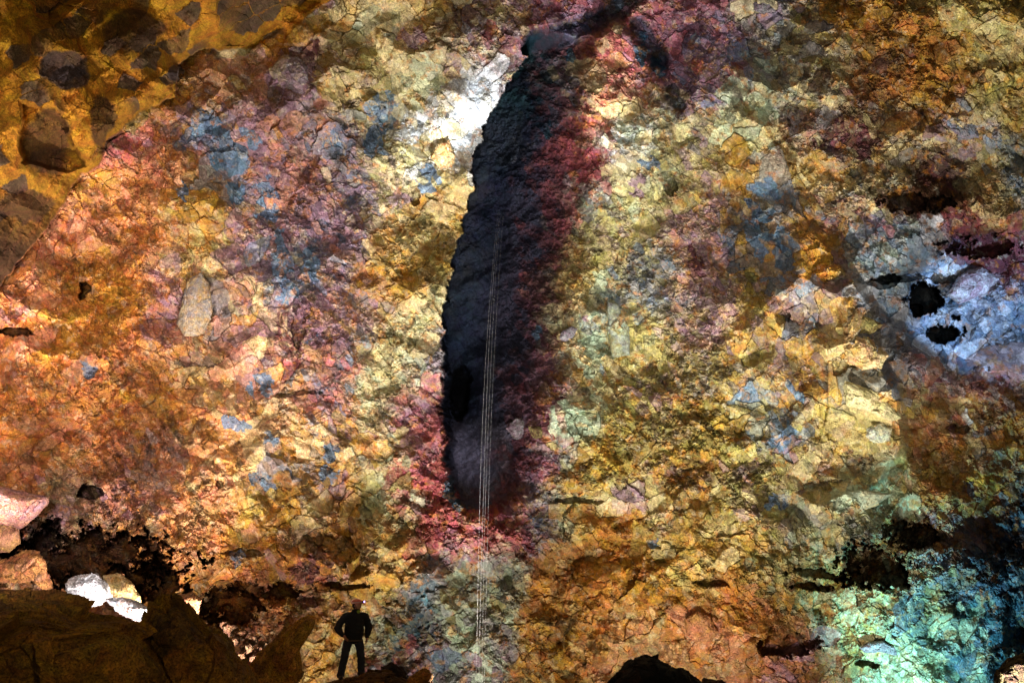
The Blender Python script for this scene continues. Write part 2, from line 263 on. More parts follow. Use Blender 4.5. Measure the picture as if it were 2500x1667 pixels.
# open cracks between blocks
cr = sm(.06, .0, A['e'])*(fbm(U, V, 120, 63, 2) > .22)*(slabA+.4)+sm(.04, 0, big['e'])*(fbm(U, V, 200, 64, 2) > .2)+.5*sm(.08, 0, B['e'])*(fbm(U, V, 70, 65, 2) > .3)
rel += .08*np.clip(cr, 0, 1.5)*(1-.6*MO)*(1-.95*interior)
# oblique flow ridges inside the fissure
st = (U*.55+V*.85); rel += interior*(.20*fbm(st*1., U*.16-V*.10, 30, 66, 3)+.35*fbm(U, V, 70, 67, 4))
DD = D+rel
PW = chart(U, V, DD)
# minerals
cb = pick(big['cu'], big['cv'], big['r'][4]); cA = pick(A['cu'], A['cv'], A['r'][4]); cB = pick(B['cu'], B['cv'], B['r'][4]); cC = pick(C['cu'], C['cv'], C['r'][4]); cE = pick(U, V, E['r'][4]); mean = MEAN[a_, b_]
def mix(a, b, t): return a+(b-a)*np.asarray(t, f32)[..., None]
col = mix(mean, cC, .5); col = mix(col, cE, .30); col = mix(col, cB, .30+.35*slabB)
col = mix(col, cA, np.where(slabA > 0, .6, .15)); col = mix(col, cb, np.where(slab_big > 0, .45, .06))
val = (1.05+.5*(A['r'][3]-.5)*slabA+.6*(B['r'][0]-.5)+.6*(C['r'][1]-.5)*np.maximum(kC, .3)+.55*(E['r'][0]-.5)*np.maximum(kC, .3))
for x, y, rx, ry, k in BL:
    x, y, rx, ry = map(float, (x, y, rx, ry)); sub = ((np.abs(B['cu']-x) < 2.5*rx) & (np.abs(B['cv']-y) < 2.5*ry))
    q = ((B['cu']*.55+C['cu']*.45-x)/rx)**2+((B['cv']*.55+C['cv']*.45-y)/ry)**2; t = sm(1.15, 1.05, q)*sub*np.where(B['r'][1] > .2, .85, .15)
    col = mix(col, PC[KEYS.index(k)], t)
# veins and crusts
n1 = fbm(w1u, w1v, 46, 71, 5, .6); vein = sm(.10, .0, np.abs(n1))*sm(-.1, .3, fbm(U, V, 160, 72, 3))
col = mix(col, np.array([.62,.50,.28], f32)*(.6+.4*mean/mean.max()), vein*.55*(1-interior))
n2 = fbm(w2u, w2v, 17, 73, 4, .65); col = mix(col, np.array([.50,.22,.05], f32), sm(.18, .42, n2)*.5*(1-interior)*(size < .95))
n3 = fbm(w2u, w2v, 14, 74, 4, .65); col = mix(col, col*.35, sm(.22, .5, n3)*.55)
n4 = fbm(w2u, w2v, 11, 75, 4, .65); col = mix(col, col*.4+np.array([.4,.38,.3], f32), sm(.2, .5, n4)*.5*(1-interior)*(1-MO))
col = col*val[..., None].astype(f32)
# overhang: amber coated, few dark clasts
am = np.array([.42,.20,.018], f32); amv = fbm(w1u, w1v, 60, 81, 4)
clast = (A['r'][4] > .66)*sm(.0, .06, A['e'])
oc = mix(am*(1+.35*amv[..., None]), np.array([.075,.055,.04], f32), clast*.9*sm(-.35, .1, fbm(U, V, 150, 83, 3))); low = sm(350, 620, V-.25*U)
oc = mix(oc, np.array([.026,.014,.011], f32), low*.93); oc = oc*(.75+.5*B['r'][0][..., None])  # lower overhang: shadow painted in as near-black brown
for x, y, rx, ry, k in BL:
    if float(x) < 480 and float(y) < 560:
        x, y, rx, ry = map(float, (x, y, rx, ry)); q = ((w1u-x)/rx)**2+((w1v-y)/ry)**2; oc = mix(oc, np.array([.05,.04,.045], f32) if k == 'g' else np.array([.06,.03,.015], f32), sm(1.3, .8, q)*.85)
lum = col.mean(-1, keepdims=True); col = np.clip(lum+(col-lum)*1.14, .003, .9)*.9
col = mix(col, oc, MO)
fn = fbm(U, V, 30, 82, 4)
ic = (np.array([.009,.018,.042], f32)*(1+.6*fn[..., None])); lowf = sm(1000, 1120, V)  # fissure shade painted in as near-black navy
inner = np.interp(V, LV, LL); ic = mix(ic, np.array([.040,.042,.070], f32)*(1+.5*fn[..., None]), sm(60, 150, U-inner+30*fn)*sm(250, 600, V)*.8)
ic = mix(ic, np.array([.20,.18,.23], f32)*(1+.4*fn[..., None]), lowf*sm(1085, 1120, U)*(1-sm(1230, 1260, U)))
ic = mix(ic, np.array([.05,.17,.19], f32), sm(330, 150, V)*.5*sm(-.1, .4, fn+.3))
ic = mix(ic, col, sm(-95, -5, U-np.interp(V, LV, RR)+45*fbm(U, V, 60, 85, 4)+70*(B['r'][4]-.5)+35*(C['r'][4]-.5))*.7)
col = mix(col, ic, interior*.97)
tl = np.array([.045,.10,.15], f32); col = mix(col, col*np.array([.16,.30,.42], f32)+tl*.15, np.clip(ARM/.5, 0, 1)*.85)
col = mix(col, col*np.where(U > 2100, .14, .32)[..., None], PIT*.9)  # shade of the deep pits painted in by darkening the rock colour
hole = 1-sm(.6, 1.15, ((w2u-1124)/24)**2+((w2v-955)/66)**2); col = mix(col, col*.15, hole)  # darkness of the fissure hole painted into the colour
col = np.maximum(col, .003)

ny, nx = U.shape; idx = np.arange(nx*ny).reshape(ny, nx)
Q = np.stack([idx[:-1, :-1], idx[1:, :-1], idx[1:, 1:], idx[:-1, 1:]], -1).reshape(-1, 4)
mo = MO[:-1, :-1].ravel() > .5; fi = (EF[:-1, :-1].ravel() > 1.5) & ~mo
Pf = PW.reshape(-1, 3); Cf = col.reshape(-1, 3)
def carve(name, m, label, cat):
    q = Q[m]; used, inv = np.unique(q, return_inverse=True)
    o = make_mesh(name, Pf[used], inv.reshape(-1, 4), Cf[used], M_WALL); o['kind'] = 'structure'; o['label'] = label; o['category'] = cat; return o
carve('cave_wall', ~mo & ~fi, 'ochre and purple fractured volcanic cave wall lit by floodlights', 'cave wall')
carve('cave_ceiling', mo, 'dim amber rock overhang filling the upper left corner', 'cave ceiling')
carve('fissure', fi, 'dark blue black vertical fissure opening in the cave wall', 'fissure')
DI = lambda u, v: float(wall_depth(np.array([[u]], float), np.array([[v]], float))[0][0, 0])

# ground of the chamber, dropping towards the wall
gx, gy = np.meshgrid(np.linspace(-16, 16, 160), np.linspace(-6, 26, 160))
gz = np.interp(gy, [-6, 4, 10, 17, 22, 26], [.1, 0, -.9, -1.7, -3.2, -3.6])+.25*fbm(gx, gy, 2.2, 91, 4)
cv = vor(gx, gy, .9, 92); gz = gz+(cv['r'][0]-.5)*.25
iG = np.arange(160*160).reshape(160, 160); Qg = np.stack([iG[:-1, :-1], iG[:-1, 1:], iG[1:, 1:], iG[1:, :-1]], -1).reshape(-1, 4)
gcol = np.array([.16,.09,.035])*(0.6+.8*cv['r'][1][..., None])
g = make_mesh('ground', np.stack([gx, gy, gz], -1), Qg, gcol, M_ROCK); g['kind'] = 'structure'; g['label'] = 'dark rubble covered floor of the chamber'; g['category'] = 'ground'

# ------------------------------------------------------------------ loose rocks
def vor3(P, size, seed):
    X = P/size; I = np.floor(X).astype(np.int64); f1 = np.full(len(P), 9.); best = np.zeros((len(P), 3)); bid = np.zeros(len(P), np.int64); f2 = f1.copy()
    for dx in (-1, 0, 1):
        for dy in (-1, 0, 1):
            for dz in (-1, 0, 1):
                J = I+[dx, dy, dz]; k = J[:, 0]*73+J[:, 2]*1913; p = J+.1+.8*np.stack([h2(k, J[:, 1], seed+q) for q in range(3)], -1)
                d = ((X-p)**2).sum(1); n = d < f1; f2 = np.where(n, f1, np.minimum(f2, d)); f1 = np.where(n, d, f1); best[n] = (X-p)[n]; bid = np.where(n, k+J[:, 1]*131, bid)
    return best, bid, np.sqrt(f2)-np.sqrt(f1)
def rock(name, label, cat, outline, D, thick, mixkey, group=None, dark=1., rough=1., seed=1, res=(150, 76), smooth=0., tiltd=0., mat=None):
    O = np.array(outline, float); c = O.mean(0)
    th = np.linspace(0, 2*math.pi, res[0], endpoint=False); rr = np.zeros(res[0])
    for i, t in enumerate(th):
        dx, dy = math.cos(t), math.sin(t); best = 1
        for (x0, y0), (x1, y1) in zip(O, np.roll(O, -1, 0)):
            ex, ey = x1-x0, y1-y0; den = dx*ey-dy*ex
            if abs(den) < 1e-9: continue
            s = ((x0-c[0])*ey-(y0-c[1])*ex)/den; q = ((x0-c[0])*dy-(y0-c[1])*dx)/den
            if s > 0 and -1e-6 <= q <= 1+1e-6: best = max(best, s)
        rr[i] = best
    if smooth:
        for _ in range(int(smooth)): rr = (np.roll(rr, 1)+rr*2+np.roll(rr, -1))/4
    ph = np.linspace(0.02, math.pi-.02, res[1])
    T, PH = np.meshgrid(th, ph); R = rr[None, :]*np.sin(PH)**.7; cp = np.cos(PH); cp = np.sign(cp)*np.abs(cp)**.8
    u = c[0]+R*np.cos(T); v = c[1]+R*np.sin(T); Dd = D-thick*cp+tiltd*(v-c[1])*D/F
    P = chart(u, v, Dd).reshape(-1, 3); base = P.mean(0); Lp = P-base; sz = np.abs(Lp).max(0).mean()
    n = Lp/np.linalg.norm(Lp, axis=1, keepdims=True)
    colr = np.zeros((len(P), 3)); w = parse(mixkey); cumw = np.cumsum(w); first = None
    disp = 0.
    for lv, (s, a) in enumerate(((.75, .30), (.33, .32), (.14, .36), (.06, .36))):
        b, bid, e = vor3(P+seed*3.1, sz*s, seed*31+lv*5); r = [h2(bid, bid*0+lv, seed+q*3) for q in range(5)]
        disp = disp+((r[0]-.5)*b[:, 0]+(r[1]-.5)*b[:, 1]+(r[2]-.5)*b[:, 2])*2*sz*s*a*rough*(1 if lv else .8)-sz*s*.06*np.clip(1-e/.07, 0, 1)*(lv in (1,))
        ci = np.searchsorted(cumw, np.minimum(r[3], .999)); colr = colr+PC[np.minimum(ci, len(KEYS)-1)]*(.25, .3, .25, .2)[lv]*(.65+.7*r[4][:, None])
    amp = sz*.10; disp = disp-disp.mean()
    Lp = Lp+n*np.clip(disp, -3*amp, 3*amp)[:, None]*.9
    na = fbm(P[:, 0]*7+P[:, 1]*3, P[:, 2]*7+P[:, 1]*2, 3*sz, seed, 5, .6); Lp = Lp+n*(na*sz*.05)[:, None]
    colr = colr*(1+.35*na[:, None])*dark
    lowz = Lp[:, 2].min(); 
    i = np.arange(res[0]*res[1]).reshape(res[1], res[0]); ir = np.roll(i, -1, 1)
    q = np.stack([i[:-1], ir[:-1], ir[1:], i[1:]], -1).reshape(-1, 4)
    Lp[:, 2] -= lowz; o = make_mesh(name, Lp, q, colr, mat or M_ROCK); o.location = (base[0], base[1], base[2]+lowz)
    o['label'] = label; o['category'] = cat
    if group: o['group'] = group
    # close the poles
    bm = bmesh.new(); bm.from_mesh(o.data); bm.verts.ensure_lookup_table(); bm.faces.new([bm.verts[k] for k in i[0][::-1]]); bm.faces.new([bm.verts[k] for k in i[-1]]); bmesh.ops.recalc_face_normals(bm, faces=bm.faces); bm.to_mesh(o.data); bm.free()
    return o
FG = 'dark boulders along the bottom of the view'
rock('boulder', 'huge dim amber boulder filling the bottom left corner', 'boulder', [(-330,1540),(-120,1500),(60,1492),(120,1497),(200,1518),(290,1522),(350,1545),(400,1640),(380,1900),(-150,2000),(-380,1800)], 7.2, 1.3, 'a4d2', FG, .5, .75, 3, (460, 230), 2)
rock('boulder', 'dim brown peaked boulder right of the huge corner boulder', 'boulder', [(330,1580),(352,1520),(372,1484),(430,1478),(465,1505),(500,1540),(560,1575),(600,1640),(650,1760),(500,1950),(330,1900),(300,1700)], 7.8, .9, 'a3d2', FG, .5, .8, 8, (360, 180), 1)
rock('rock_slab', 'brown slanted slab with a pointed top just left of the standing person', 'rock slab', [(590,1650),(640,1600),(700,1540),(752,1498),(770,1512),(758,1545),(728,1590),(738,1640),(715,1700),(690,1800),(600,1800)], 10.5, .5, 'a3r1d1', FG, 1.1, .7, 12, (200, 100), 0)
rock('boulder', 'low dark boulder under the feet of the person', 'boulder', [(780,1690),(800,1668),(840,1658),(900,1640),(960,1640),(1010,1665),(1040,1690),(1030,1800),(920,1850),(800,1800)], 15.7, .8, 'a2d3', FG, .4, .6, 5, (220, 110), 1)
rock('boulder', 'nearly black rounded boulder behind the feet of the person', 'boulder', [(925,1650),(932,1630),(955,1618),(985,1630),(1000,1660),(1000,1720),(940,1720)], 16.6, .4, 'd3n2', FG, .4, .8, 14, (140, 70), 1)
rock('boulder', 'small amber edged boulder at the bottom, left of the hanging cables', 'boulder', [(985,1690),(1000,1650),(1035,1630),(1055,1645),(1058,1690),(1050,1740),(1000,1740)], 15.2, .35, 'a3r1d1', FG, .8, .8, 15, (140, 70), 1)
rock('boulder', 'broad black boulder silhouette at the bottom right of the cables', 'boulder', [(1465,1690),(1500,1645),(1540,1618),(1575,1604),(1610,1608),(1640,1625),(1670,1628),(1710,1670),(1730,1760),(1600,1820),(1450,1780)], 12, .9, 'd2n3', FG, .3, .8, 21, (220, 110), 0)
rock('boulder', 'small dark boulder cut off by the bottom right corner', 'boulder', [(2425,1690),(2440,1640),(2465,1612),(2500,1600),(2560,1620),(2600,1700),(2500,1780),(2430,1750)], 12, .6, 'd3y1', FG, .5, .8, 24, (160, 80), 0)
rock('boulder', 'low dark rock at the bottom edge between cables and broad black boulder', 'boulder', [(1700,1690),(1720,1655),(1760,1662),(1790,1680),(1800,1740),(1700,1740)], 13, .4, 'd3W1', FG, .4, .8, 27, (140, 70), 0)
LG = 'floodlit rocks in the lower left hollow'
rock('boulder', 'orange rock with a glowing right edge at the left border', 'boulder', [(-60,1390),(10,1370),(70,1346),(95,1350),(112,1370),(116,1410),(122,1430),(108,1442),(85,1415),(20,1420),(-60,1430)], 15.0, .5, 'r3k1d1', LG, .9, .8, 31, (160, 80), 0)
rock('boulder', 'brightest white glowing grey rock in the lower left hollow', 'boulder', [(160,1425),(185,1408),(235,1402),(258,1420),(272,1455),(240,1475),(205,1484),(185,1470),(170,1460)], 14.6, .45, 'w3g1', LG, 1.1, .7, 33, (160, 80), 0)
rock('boulder', 'smooth yellow tan rock touching the brightest white rock', 'boulder', [(250,1405),(295,1400),(325,1425),(342,1455),(345,1472),(290,1470),(262,1440)], 14.9, .4, 'o2c2', LG, 1., .5, 34, (140, 70), 1)
rock('boulder', 'pale blue grey rock lying below the yellow tan rock', 'boulder', [(258,1462),(300,1458),(340,1472),(368,1488),(340,1516),(318,1512),(285,1490)], 13.8, .35, 'w2b1k1', LG, 1., .8, 35, (140, 70), 0)
rock('boulder', 'orange brown rock with streaks at the end of the lit row', 'boulder', [(395,1475),(420,1456),(470,1448),(492,1465),(480,1500),(450,1515),(410,1500)], 14.6, .35, 'r2k2', LG, .9, .8, 36, (140, 70), 0)
rock('boulder', 'smooth pink brown boulder bulging from the left border', 'boulder', [(-60,1180),(10,1188),(70,1205),(115,1210),(118,1228),(90,1260),(50,1290),(-60,1270)], 14.6, .7, 'k3p1R1', LG, .8, .35, 37, (160, 80), 2)
rock('boulder', 'rounded tan boulder under the pink brown one at the left border', 'boulder', [(-60,1270),(15,1265),(48,1295),(52,1325),(20,1348),(-60,1350)], 14.7, .5, 'k2o1', LG, .7, .4, 38, (140, 70), 2)
# blocks standing proud of the wall
def block(label, outline, thick, mk, seed, out=.15, dark=1., rough=.8, name='rock_block', cat='rock block', sm_=0, mat=None):
    c = np.mean(outline, 0); d = DI(c[0], c[1])
    return rock(name, label, cat, outline, d-out, thick, mk, 'blocks standing out of the cave wall', dark, rough, seed, (120, 60), sm_, mat=mat or M_WALL)
block('round pale mint boulder right of the bottom of the fissure', [(1345,990),(1365,975),(1400,980),(1432,1000),(1430,1040),(1400,1075),(1360,1082),(1340,1050)], .45, 'm3c2g1', 41, sm_=1, rough=.5)
block('brown grey block at the right lip of the fissure', [(1235,1045),(1260,1018),(1300,1028),(1290,1060),(1262,1075)], .3, 'p1g1d1', 42, .3, .7)
block('dark olive block beside the pale mint boulder', [(1290,1040),(1330,1042),(1346,1055),(1330,1070),(1300,1068)], .25, 'd2y1', 43, .3, .8)
block('grey oval stone with cream border right of mid fissure', [(1370,812),(1395,796),(1408,805),(1400,825),(1380,835),(1368,825)], .25, 'p1g2', 44, .1, .9, sm_=1)
block('squared pale green slab high on the right wall centre', [(1483,735),(1510,745),(1535,800),(1538,868),(1495,872),(1483,820)], .25, 'm1g1y1', 45, .1, .7, .4)
block('large purple grey mottled boulder near the top left', [(655,165),(690,140),(725,137),(752,165),(756,210),(742,250),(712,258),(680,225)], .4, 'p3g2c1', 46, .05, .9, .5, sm_=2)
block('tan ridge block with a pointed right end at the blue chamber', [(2040,800),(2085,760),(2120,778),(2158,792),(2130,812),(2060,830)], .4, 'y2o1d1', 47, .2, .8)
block('cream rounded ridge block below the pointed one', [(2058,850),(2085,822),(2120,825),(2165,868),(2150,900),(2105,902),(2070,885)], .5, 'c2o2k1', 48, .2)
block('pale yellow folded slab lowest on the right ridge', [(2060,930),(2110,945),(2160,965),(2200,1020),(2180,1030),(2120,1000),(2070,990)], .45, 'c3y1', 49, .2)
block('round pale stone under the pale yellow folded slab', [(2120,1045),(2150,1032),(2178,1048),(2172,1075),(2135,1080),(2115,1065)], .3, 'c1m1g1', 50, .1, sm_=1)
block('long mint pale slab on the lower right wall', [(2025,1222),(2060,1200),(2110,1195),(2178,1205),(2140,1235),(2080,1250)], .3, 'm3c1', 51, .1, .9, .5)
block('white rimmed hollow looking block on the floodlit white ledge', [(1052,385),(1070,350),(1095,345),(1110,380),(1118,420),(1112,440),(1080,420)], .35, 'r1c2o1', 52, .2)
block('mauve grey block at the top of the right wall', [(1840,5),(1890,0),(1895,30),(1860,34),(1842,25)], .3, 'g2p1', 53, .1)
block('blue grey and purple cubic block in the upper right wall', [(2300,290),(2340,280),(2385,290),(2390,335),(2350,340),(2305,310)], .4, 'p1b1g2', 54, .1, rough=.9)
block('arched glassy grey block over a dark slot at the lower right', [(2100,1580),(2120,1568),(2155,1565),(2185,1580),(2188,1600),(2150,1590),(2112,1592)], .35, 'g2p1', 55, .1)
block('cracked round orange block at the lower right of the wall', [(1672,1510),(1700,1492),(1735,1505),(1750,1540),(1735,1565),(1700,1570),(1675,1545)], .35, 'r3k1', 56, .1, .9)
block('red brown round boulder low on the left wall', [(705,1370),(735,1350),(775,1362),(792,1390),(770,1412),(725,1410)], .3, 'W2r1p1', 57, .02, 1.1, sm_=1)
block('smooth tan slab with torn top in the left wall', [(455,685),(490,665),(510,690),(520,760),(500,815),(450,820),(430,790),(448,730)], .25, 'o1c1g2', 58, .0, .8, .35)
block('long grey violet slab inside the blue lit chamber', [(2310,720),(2350,665),(2400,655),(2440,680),(2400,720),(2340,742)], .5, 'p2g1w1', 59, .2, .9, .5)

rs = random.Random(5)
for k, (x, y, r) in enumerate([(563,1536,22),(590,1548,18),(612,1562,20),(572,1566,17),(600,1582,19),(632,1588,16),(585,1604,18),(622,1608,15),(546,1524,13),(640,1570,11)]):
    ol = [(x+r*rs.uniform(.75,1.15)*math.cos(t*math.pi/3.5), y+r*.72*rs.uniform(.75,1.15)*math.sin(t*math.pi/3.5)) for t in range(7)]
    rock('rubble_stone', 'small angular tan stone in the rubble heap between the dark boulders', 'stone', ol, 15.6-.004*(y-1540)*3, .16, 'k3r2c1', 'small tan stones heaped between the dark boulders', .42, .9, 80+k, (40, 22))
# ------------------------------------------------------------------ cables
def tube(name, pts, r, mat, n=6, r1=None):
    P = []; pts = [Vector(p) for p in pts]
    for i, p in enumerate(pts):
        t = (pts[min(i+1, len(pts)-1)]-pts[max(i-1, 0)]).normalized(); a = t.orthogonal().normalized(); b = t.cross(a)
        if i and a.dot(pa) < 0: a = -a; b = -b
        pa = a
        q_ = r+((r1 or r)-r)*i/(len(pts)-1); P += [p+a*math.cos(k*2*math.pi/n)*q_+b*math.sin(k*2*math.pi/n)*q_ for k in range(n)]
    q = [[i*n+k, i*n+(k+1) % n, (i+1)*n+(k+1) % n, (i+1)*n+k] for i in range(len(pts)-1) for k in range(n)]
    return make_mesh(name, np.array(P), np.array(q), None, mat, True)
M_CABLE = material('pale_steel_cable', .5, .1, .5, 1, False, (.62,.60,.60), .1)
CAB = [('white cable, leftmost of the bundle hanging before the fissure', [(1216,520),(1180,1000),(1161,1740)], .0055), ('white cable, second from the left of the hanging bundle', [(1220,520),(1187,1000),(1169,1740)], .0055),
       ('thin pale cable, third from the left of the hanging bundle', [(1224,520),(1193,1000),(1176,1740)], .004), ('thin pink tinted cable, rightmost of the hanging bundle', [(1229,520),(1201,1000),(1180,1740)], .0035)]
for k, (lab, pp, r) in enumerate(CAB):
    (x0, y0), (x1, y1), (x2, y2) = pp
    pts = []
    for t in np.linspace(0, 1, 40):
        x = (1-t)**2*x0+2*t*(1-t)*(2*x1-.5*(x0+x2))+t*t*x2; y = (1-t)**2*y0+2*t*(1-t)*(2*y1-.5*(y0+y2))+t*t*y2
        pts.append(chart(x+.7*math.sin(9*t+k*2), y, 19.2+.2*k-2*t))
    o = tube('cable', pts, r*.04, M_CABLE, 6, r*.48); o['label'] = lab; o['category'] = 'cable'; o['group'] = 'cables hanging in front of the fissure'

# ------------------------------------------------------------------ the person
def simple_mat(name, c, rough=.8, var=.2, bump=.2): return material(name, rough, bump, .25, 3, False, c, var, .01)
M_SKIN = simple_mat('skin', (.36,.17,.11), .55, .1); M_JKT = simple_mat('black_jacket_cloth', (.008,.008,.010), .8); M_TRS = simple_mat('dark_trouser_cloth', (.020,.022,.034), .85)
M_HELM = simple_mat('red_helmet_plastic', (.55,.14,.10), .4, .2, .05); M_HB = simple_mat('helmet_band', (.45,.30,.26), .5); M_BLK = simple_mat('black_rubber', (.012,.011,.010), .6); M_HAIR = simple_mat('dark_hair', (.02,.012,.008), .7)
M_LIME = simple_mat('yellow_green_cloth', (.28,.36,.04), .8); M_STR = simple_mat('harness_webbing', (.09,.06,.035), .8)
def lamp_mat():
    m = bpy.data.materials.new('headlamp_glow'); m.use_nodes = True; b = m.node_tree.nodes['Principled BSDF']; b.inputs['Base Color'].default_value = (.5,.4,1,1)
    b.inputs['Emission Color'].default_value = (.35,.25,1,1); b.inputs['Emission Strength'].default_value = 6; return m
M_LED = lamp_mat()
def skin_mesh(V_, E_, R_, root=0, sub=2):
    me = bpy.data.meshes.new('tmp'); me.from_pydata(V_, E_, []); o = bpy.data.objects.new('tmp', me); COL.objects.link(o)
    md = o.modifiers.new('s', 'SKIN'); md.use_smooth_shade = True; me.skin_vertices[0] if me.skin_vertices else None
    if not me.skin_vertices:
        bm = bmesh.new(); bm.from_mesh(me); bm.verts.layers.skin.verify(); bm.to_mesh(me); bm.free()
    sv = me.skin_vertices[0].data
    for i, r in enumerate(R_): sv[i].radius = (r, r) if not isinstance(r, tuple) else r
    sv[root].use_root = True
    s2 = o.modifiers.new('u', 'SUBSURF'); s2.levels = sub; s2.render_levels = sub
    bpy.context.view_layer.update(); dg = bpy.context.evaluated_depsgraph_get(); out = bpy.data.meshes.new_from_object(o.evaluated_get(dg)); bpy.data.objects.remove(o); return out
def finish(name, bm, mat, parent, smooth=True, remesh=None):
    me = bpy.data.meshes.new(name); bm.to_mesh(me); bm.free(); me.materials.clear(); me.materials.append(mat)
    o = bpy.data.objects.new(name, me); COL.objects.link(o)
    if remesh:
        r = o.modifiers.new('r', 'REMESH'); r.mode = 'VOXEL'; r.voxel_size = remesh; r.use_smooth_shade = True
        bpy.context.view_layer.update(); dg = bpy.context.evaluated_depsgraph_get(); m2 = bpy.data.meshes.new_from_object(o.evaluated_get(dg)); o.modifiers.clear(); o.data = m2; m2.name = name
        m2.materials.clear(); m2.materials.append(mat)
    for p in o.data.polygons: p.use_smooth = smooth; p.material_index = 0
    if parent: o.parent = parent
    return o
person = bpy.data.objects.new('person', None); COL.objects.link(person)
foot = chart(856, 1657, 15.7); person.location = foot; person.scale = (1.10, 1.04, .95); person.rotation_euler = (0, 0, math.radians(28))
person['label'] = 'person in black jacket, dark trousers and red helmet with lit headlamp, standing with legs apart'; person['category'] = 'person'
HD = Matrix.Translation((.02, -.02, 1.60)) @ Matrix.Rotation(math.radians(48), 4, 'Z') @ Matrix.Rotation(math.radians(-4), 4, 'X')
SH = {}
Vb = [(0,0,.93),(0,0,1.1),(0,0,1.28),(0,-.0,1.42),(.005,-.01,1.52),(.02,-.02,1.60)]; Eb = [(0,1),(1,2),(2,3),(3,4),(4,5)]; Rb = [.13,.12,.13,.10,.055,.055]
def limb(pts, rad, attach):
    p = attach
    for q, r in zip(pts, rad): Vb.append(q); Rb.append(r); Eb.append((p, len(Vb)-1)); p = len(Vb)-1
    return p
ARM_L = [(-.19,0,1.40),(-.33,.03,1.15),(-.25,-.14,.97)]; ARM_R = [(.19,0,1.40),(.31,.05,1.14),(.27,-.06,.90)]
hl = limb(ARM_L, [.06,.043,.028], 3); hr = limb(ARM_R, [.06,.043,.028], 3)
LEG_L = [(-.11,0,.86),(-.17,-.02,.47),(-.21,.03,.07)]; LEG_R = [(.11,0,.86),(.17,-.05,.50),(.22,.02,.12)]
limb(LEG_L+[(-.23,-.13,.04)], [.09,.06,.045,.04], 0); limb(LEG_R+[(.25,-.14,.08)], [.09,.06,.045,.04], 0)
for (w, h, s) in ((ARM_L[2], hl, -1), (ARM_R[2], hr, 1)):
    pd = (Vector(w)-Vector((ARM_L if s < 0 else ARM_R)[1])).normalized(); side = pd.cross(Vector((s, 0, 0))).normalized(); 
    pc = limb([tuple(Vector(w)+pd*.05)], [.034], h)
    for k, ln in enumerate((.062,.072,.068,.054)):
        b0 = Vector(w)+pd*.085+side*(k-1.5)*.02; inw = Vector((-s, 0, 0)); limb([tuple(b0), tuple(b0+pd*ln*.55+inw*.008), tuple(b0+pd*ln+inw*.03)], [.010,.0085,.0075], pc)
    t0 = Vector(w)+pd*.035-side*.03; limb([tuple(t0), tuple(t0+pd*.035-side*.02), tuple(t0+pd*.065-side*.024)], [.012,.010,.008], pc)
bm = bmesh.new(); me = skin_mesh(Vb, Eb, Rb, 0, 1); bm.from_mesh(me)
def head(bm, M):
    r = bmesh.ops.create_uvsphere(bm, u_segments=48, v_segments=32, radius=1); 
    for v in r['verts']:
        x, y, z = v.co; X = x*.075; Y = y*.095; Z = z*.115+.05
        if z < -.1: X *= 1-.35*(-z-.1); 
        if y < 0:
            def g(cx, cz, s): return math.exp(-((x-cx)**2+(z-cz)**2)/s)
            Y -= .024*g(0, -.22, .012)+.012*g(0, -.08, .012)+.008*g(0, -.55, .02)+.010*g(0, -.85, .03)
            Y += .010*g(.33, -.02, .012)+.010*g(-.33, -.02, .012)+.005*g(0, -.42, .006); Y -= .007*g(.3, .14, .01)+.007*g(-.3, .14, .01)
        if abs(z+.12) < .22 and abs(y-.05) < .16 and abs(x) > .9: X *= 1.18
        v.co = M @ Vector((X, Y, Z))
head(bm, HD)
body = finish('body', bm, M_SKIN, person, True, .0065)
def sub(bm_src, name, mat, vox=.012): return finish(name, bm_src, mat, person, True, vox)
# jacket: torso and sleeves, blousing over the waist
def loft(V_, E_, R_, step=.03):
    bm = bmesh.new()
    for i, j in E_:
        a, b = Vector(V_[i]), Vector(V_[j]); ra, rb = R_[i], R_[j]; ra = ra if isinstance(ra, tuple) else (ra, ra); rb = rb if isinstance(rb, tuple) else (rb, rb)
        n = max(2, int((b-a).length/step)); 
        for k in range(n+1):
            t = k/n; p = a.lerp(b, t); rx = ra[0]+(rb[0]-ra[0])*t; ry = ra[1]+(rb[1]-ra[1])*t; r = bmesh.ops.create_icosphere(bm, subdivisions=2, radius=1)
            for v in r['verts']: v.co = Vector((p.x+v.co.x*rx, p.y+v.co.y*ry, p.z+v.co.z*min(rx, ry)*.8))
    return bm
def cloth(bm, name, mat, vox, folds):
    o = finish(name, bm, mat, person, True, vox); sm_ = o.modifiers.new('soft', 'SMOOTH'); sm_.iterations = 14; sm_.factor = .6
    for v in o.data.vertices: v.co += v.normal*folds(v.co)
    return o
Vj = [(0,0,.88),(0,0,.99),(0,0,1.2),(0,0,1.34),(0,0,1.43),(.0,-.0,1.505),(-.2,0,1.41),(-.29,.02,1.27),(-.345,.03,1.13),(-.30,-.07,1.02),(-.262,-.13,.975),(.2,0,1.41),(.28,.04,1.27),(.325,.05,1.13),(.30,0,1.0),(.275,-.05,.92)]
Ej = [(0,1),(1,2),(2,3),(3,4),(4,5),(4,6),(6,7),(7,8),(8,9),(9,10),(4,11),(11,12),(12,13),(13,14),(14,15)]
Rj = [(.185,.145),(.215,.165),(.215,.165),(.20,.15),(.15,.12),(.07,.075),.095,.085,.085,.07,.05,.095,.085,.085,.07,.05]
jk = cloth(loft(Vj, Ej, Rj), 'jacket', M_JKT, .011, lambda c: .010*math.sin(c.z*75+c.x*30+3*math.sin(c.x*14))*math.sin(c.x*40+c.y*30+c.z*12))
bm = bmesh.new()   # stand-up collar
for k in range(2):
    pass
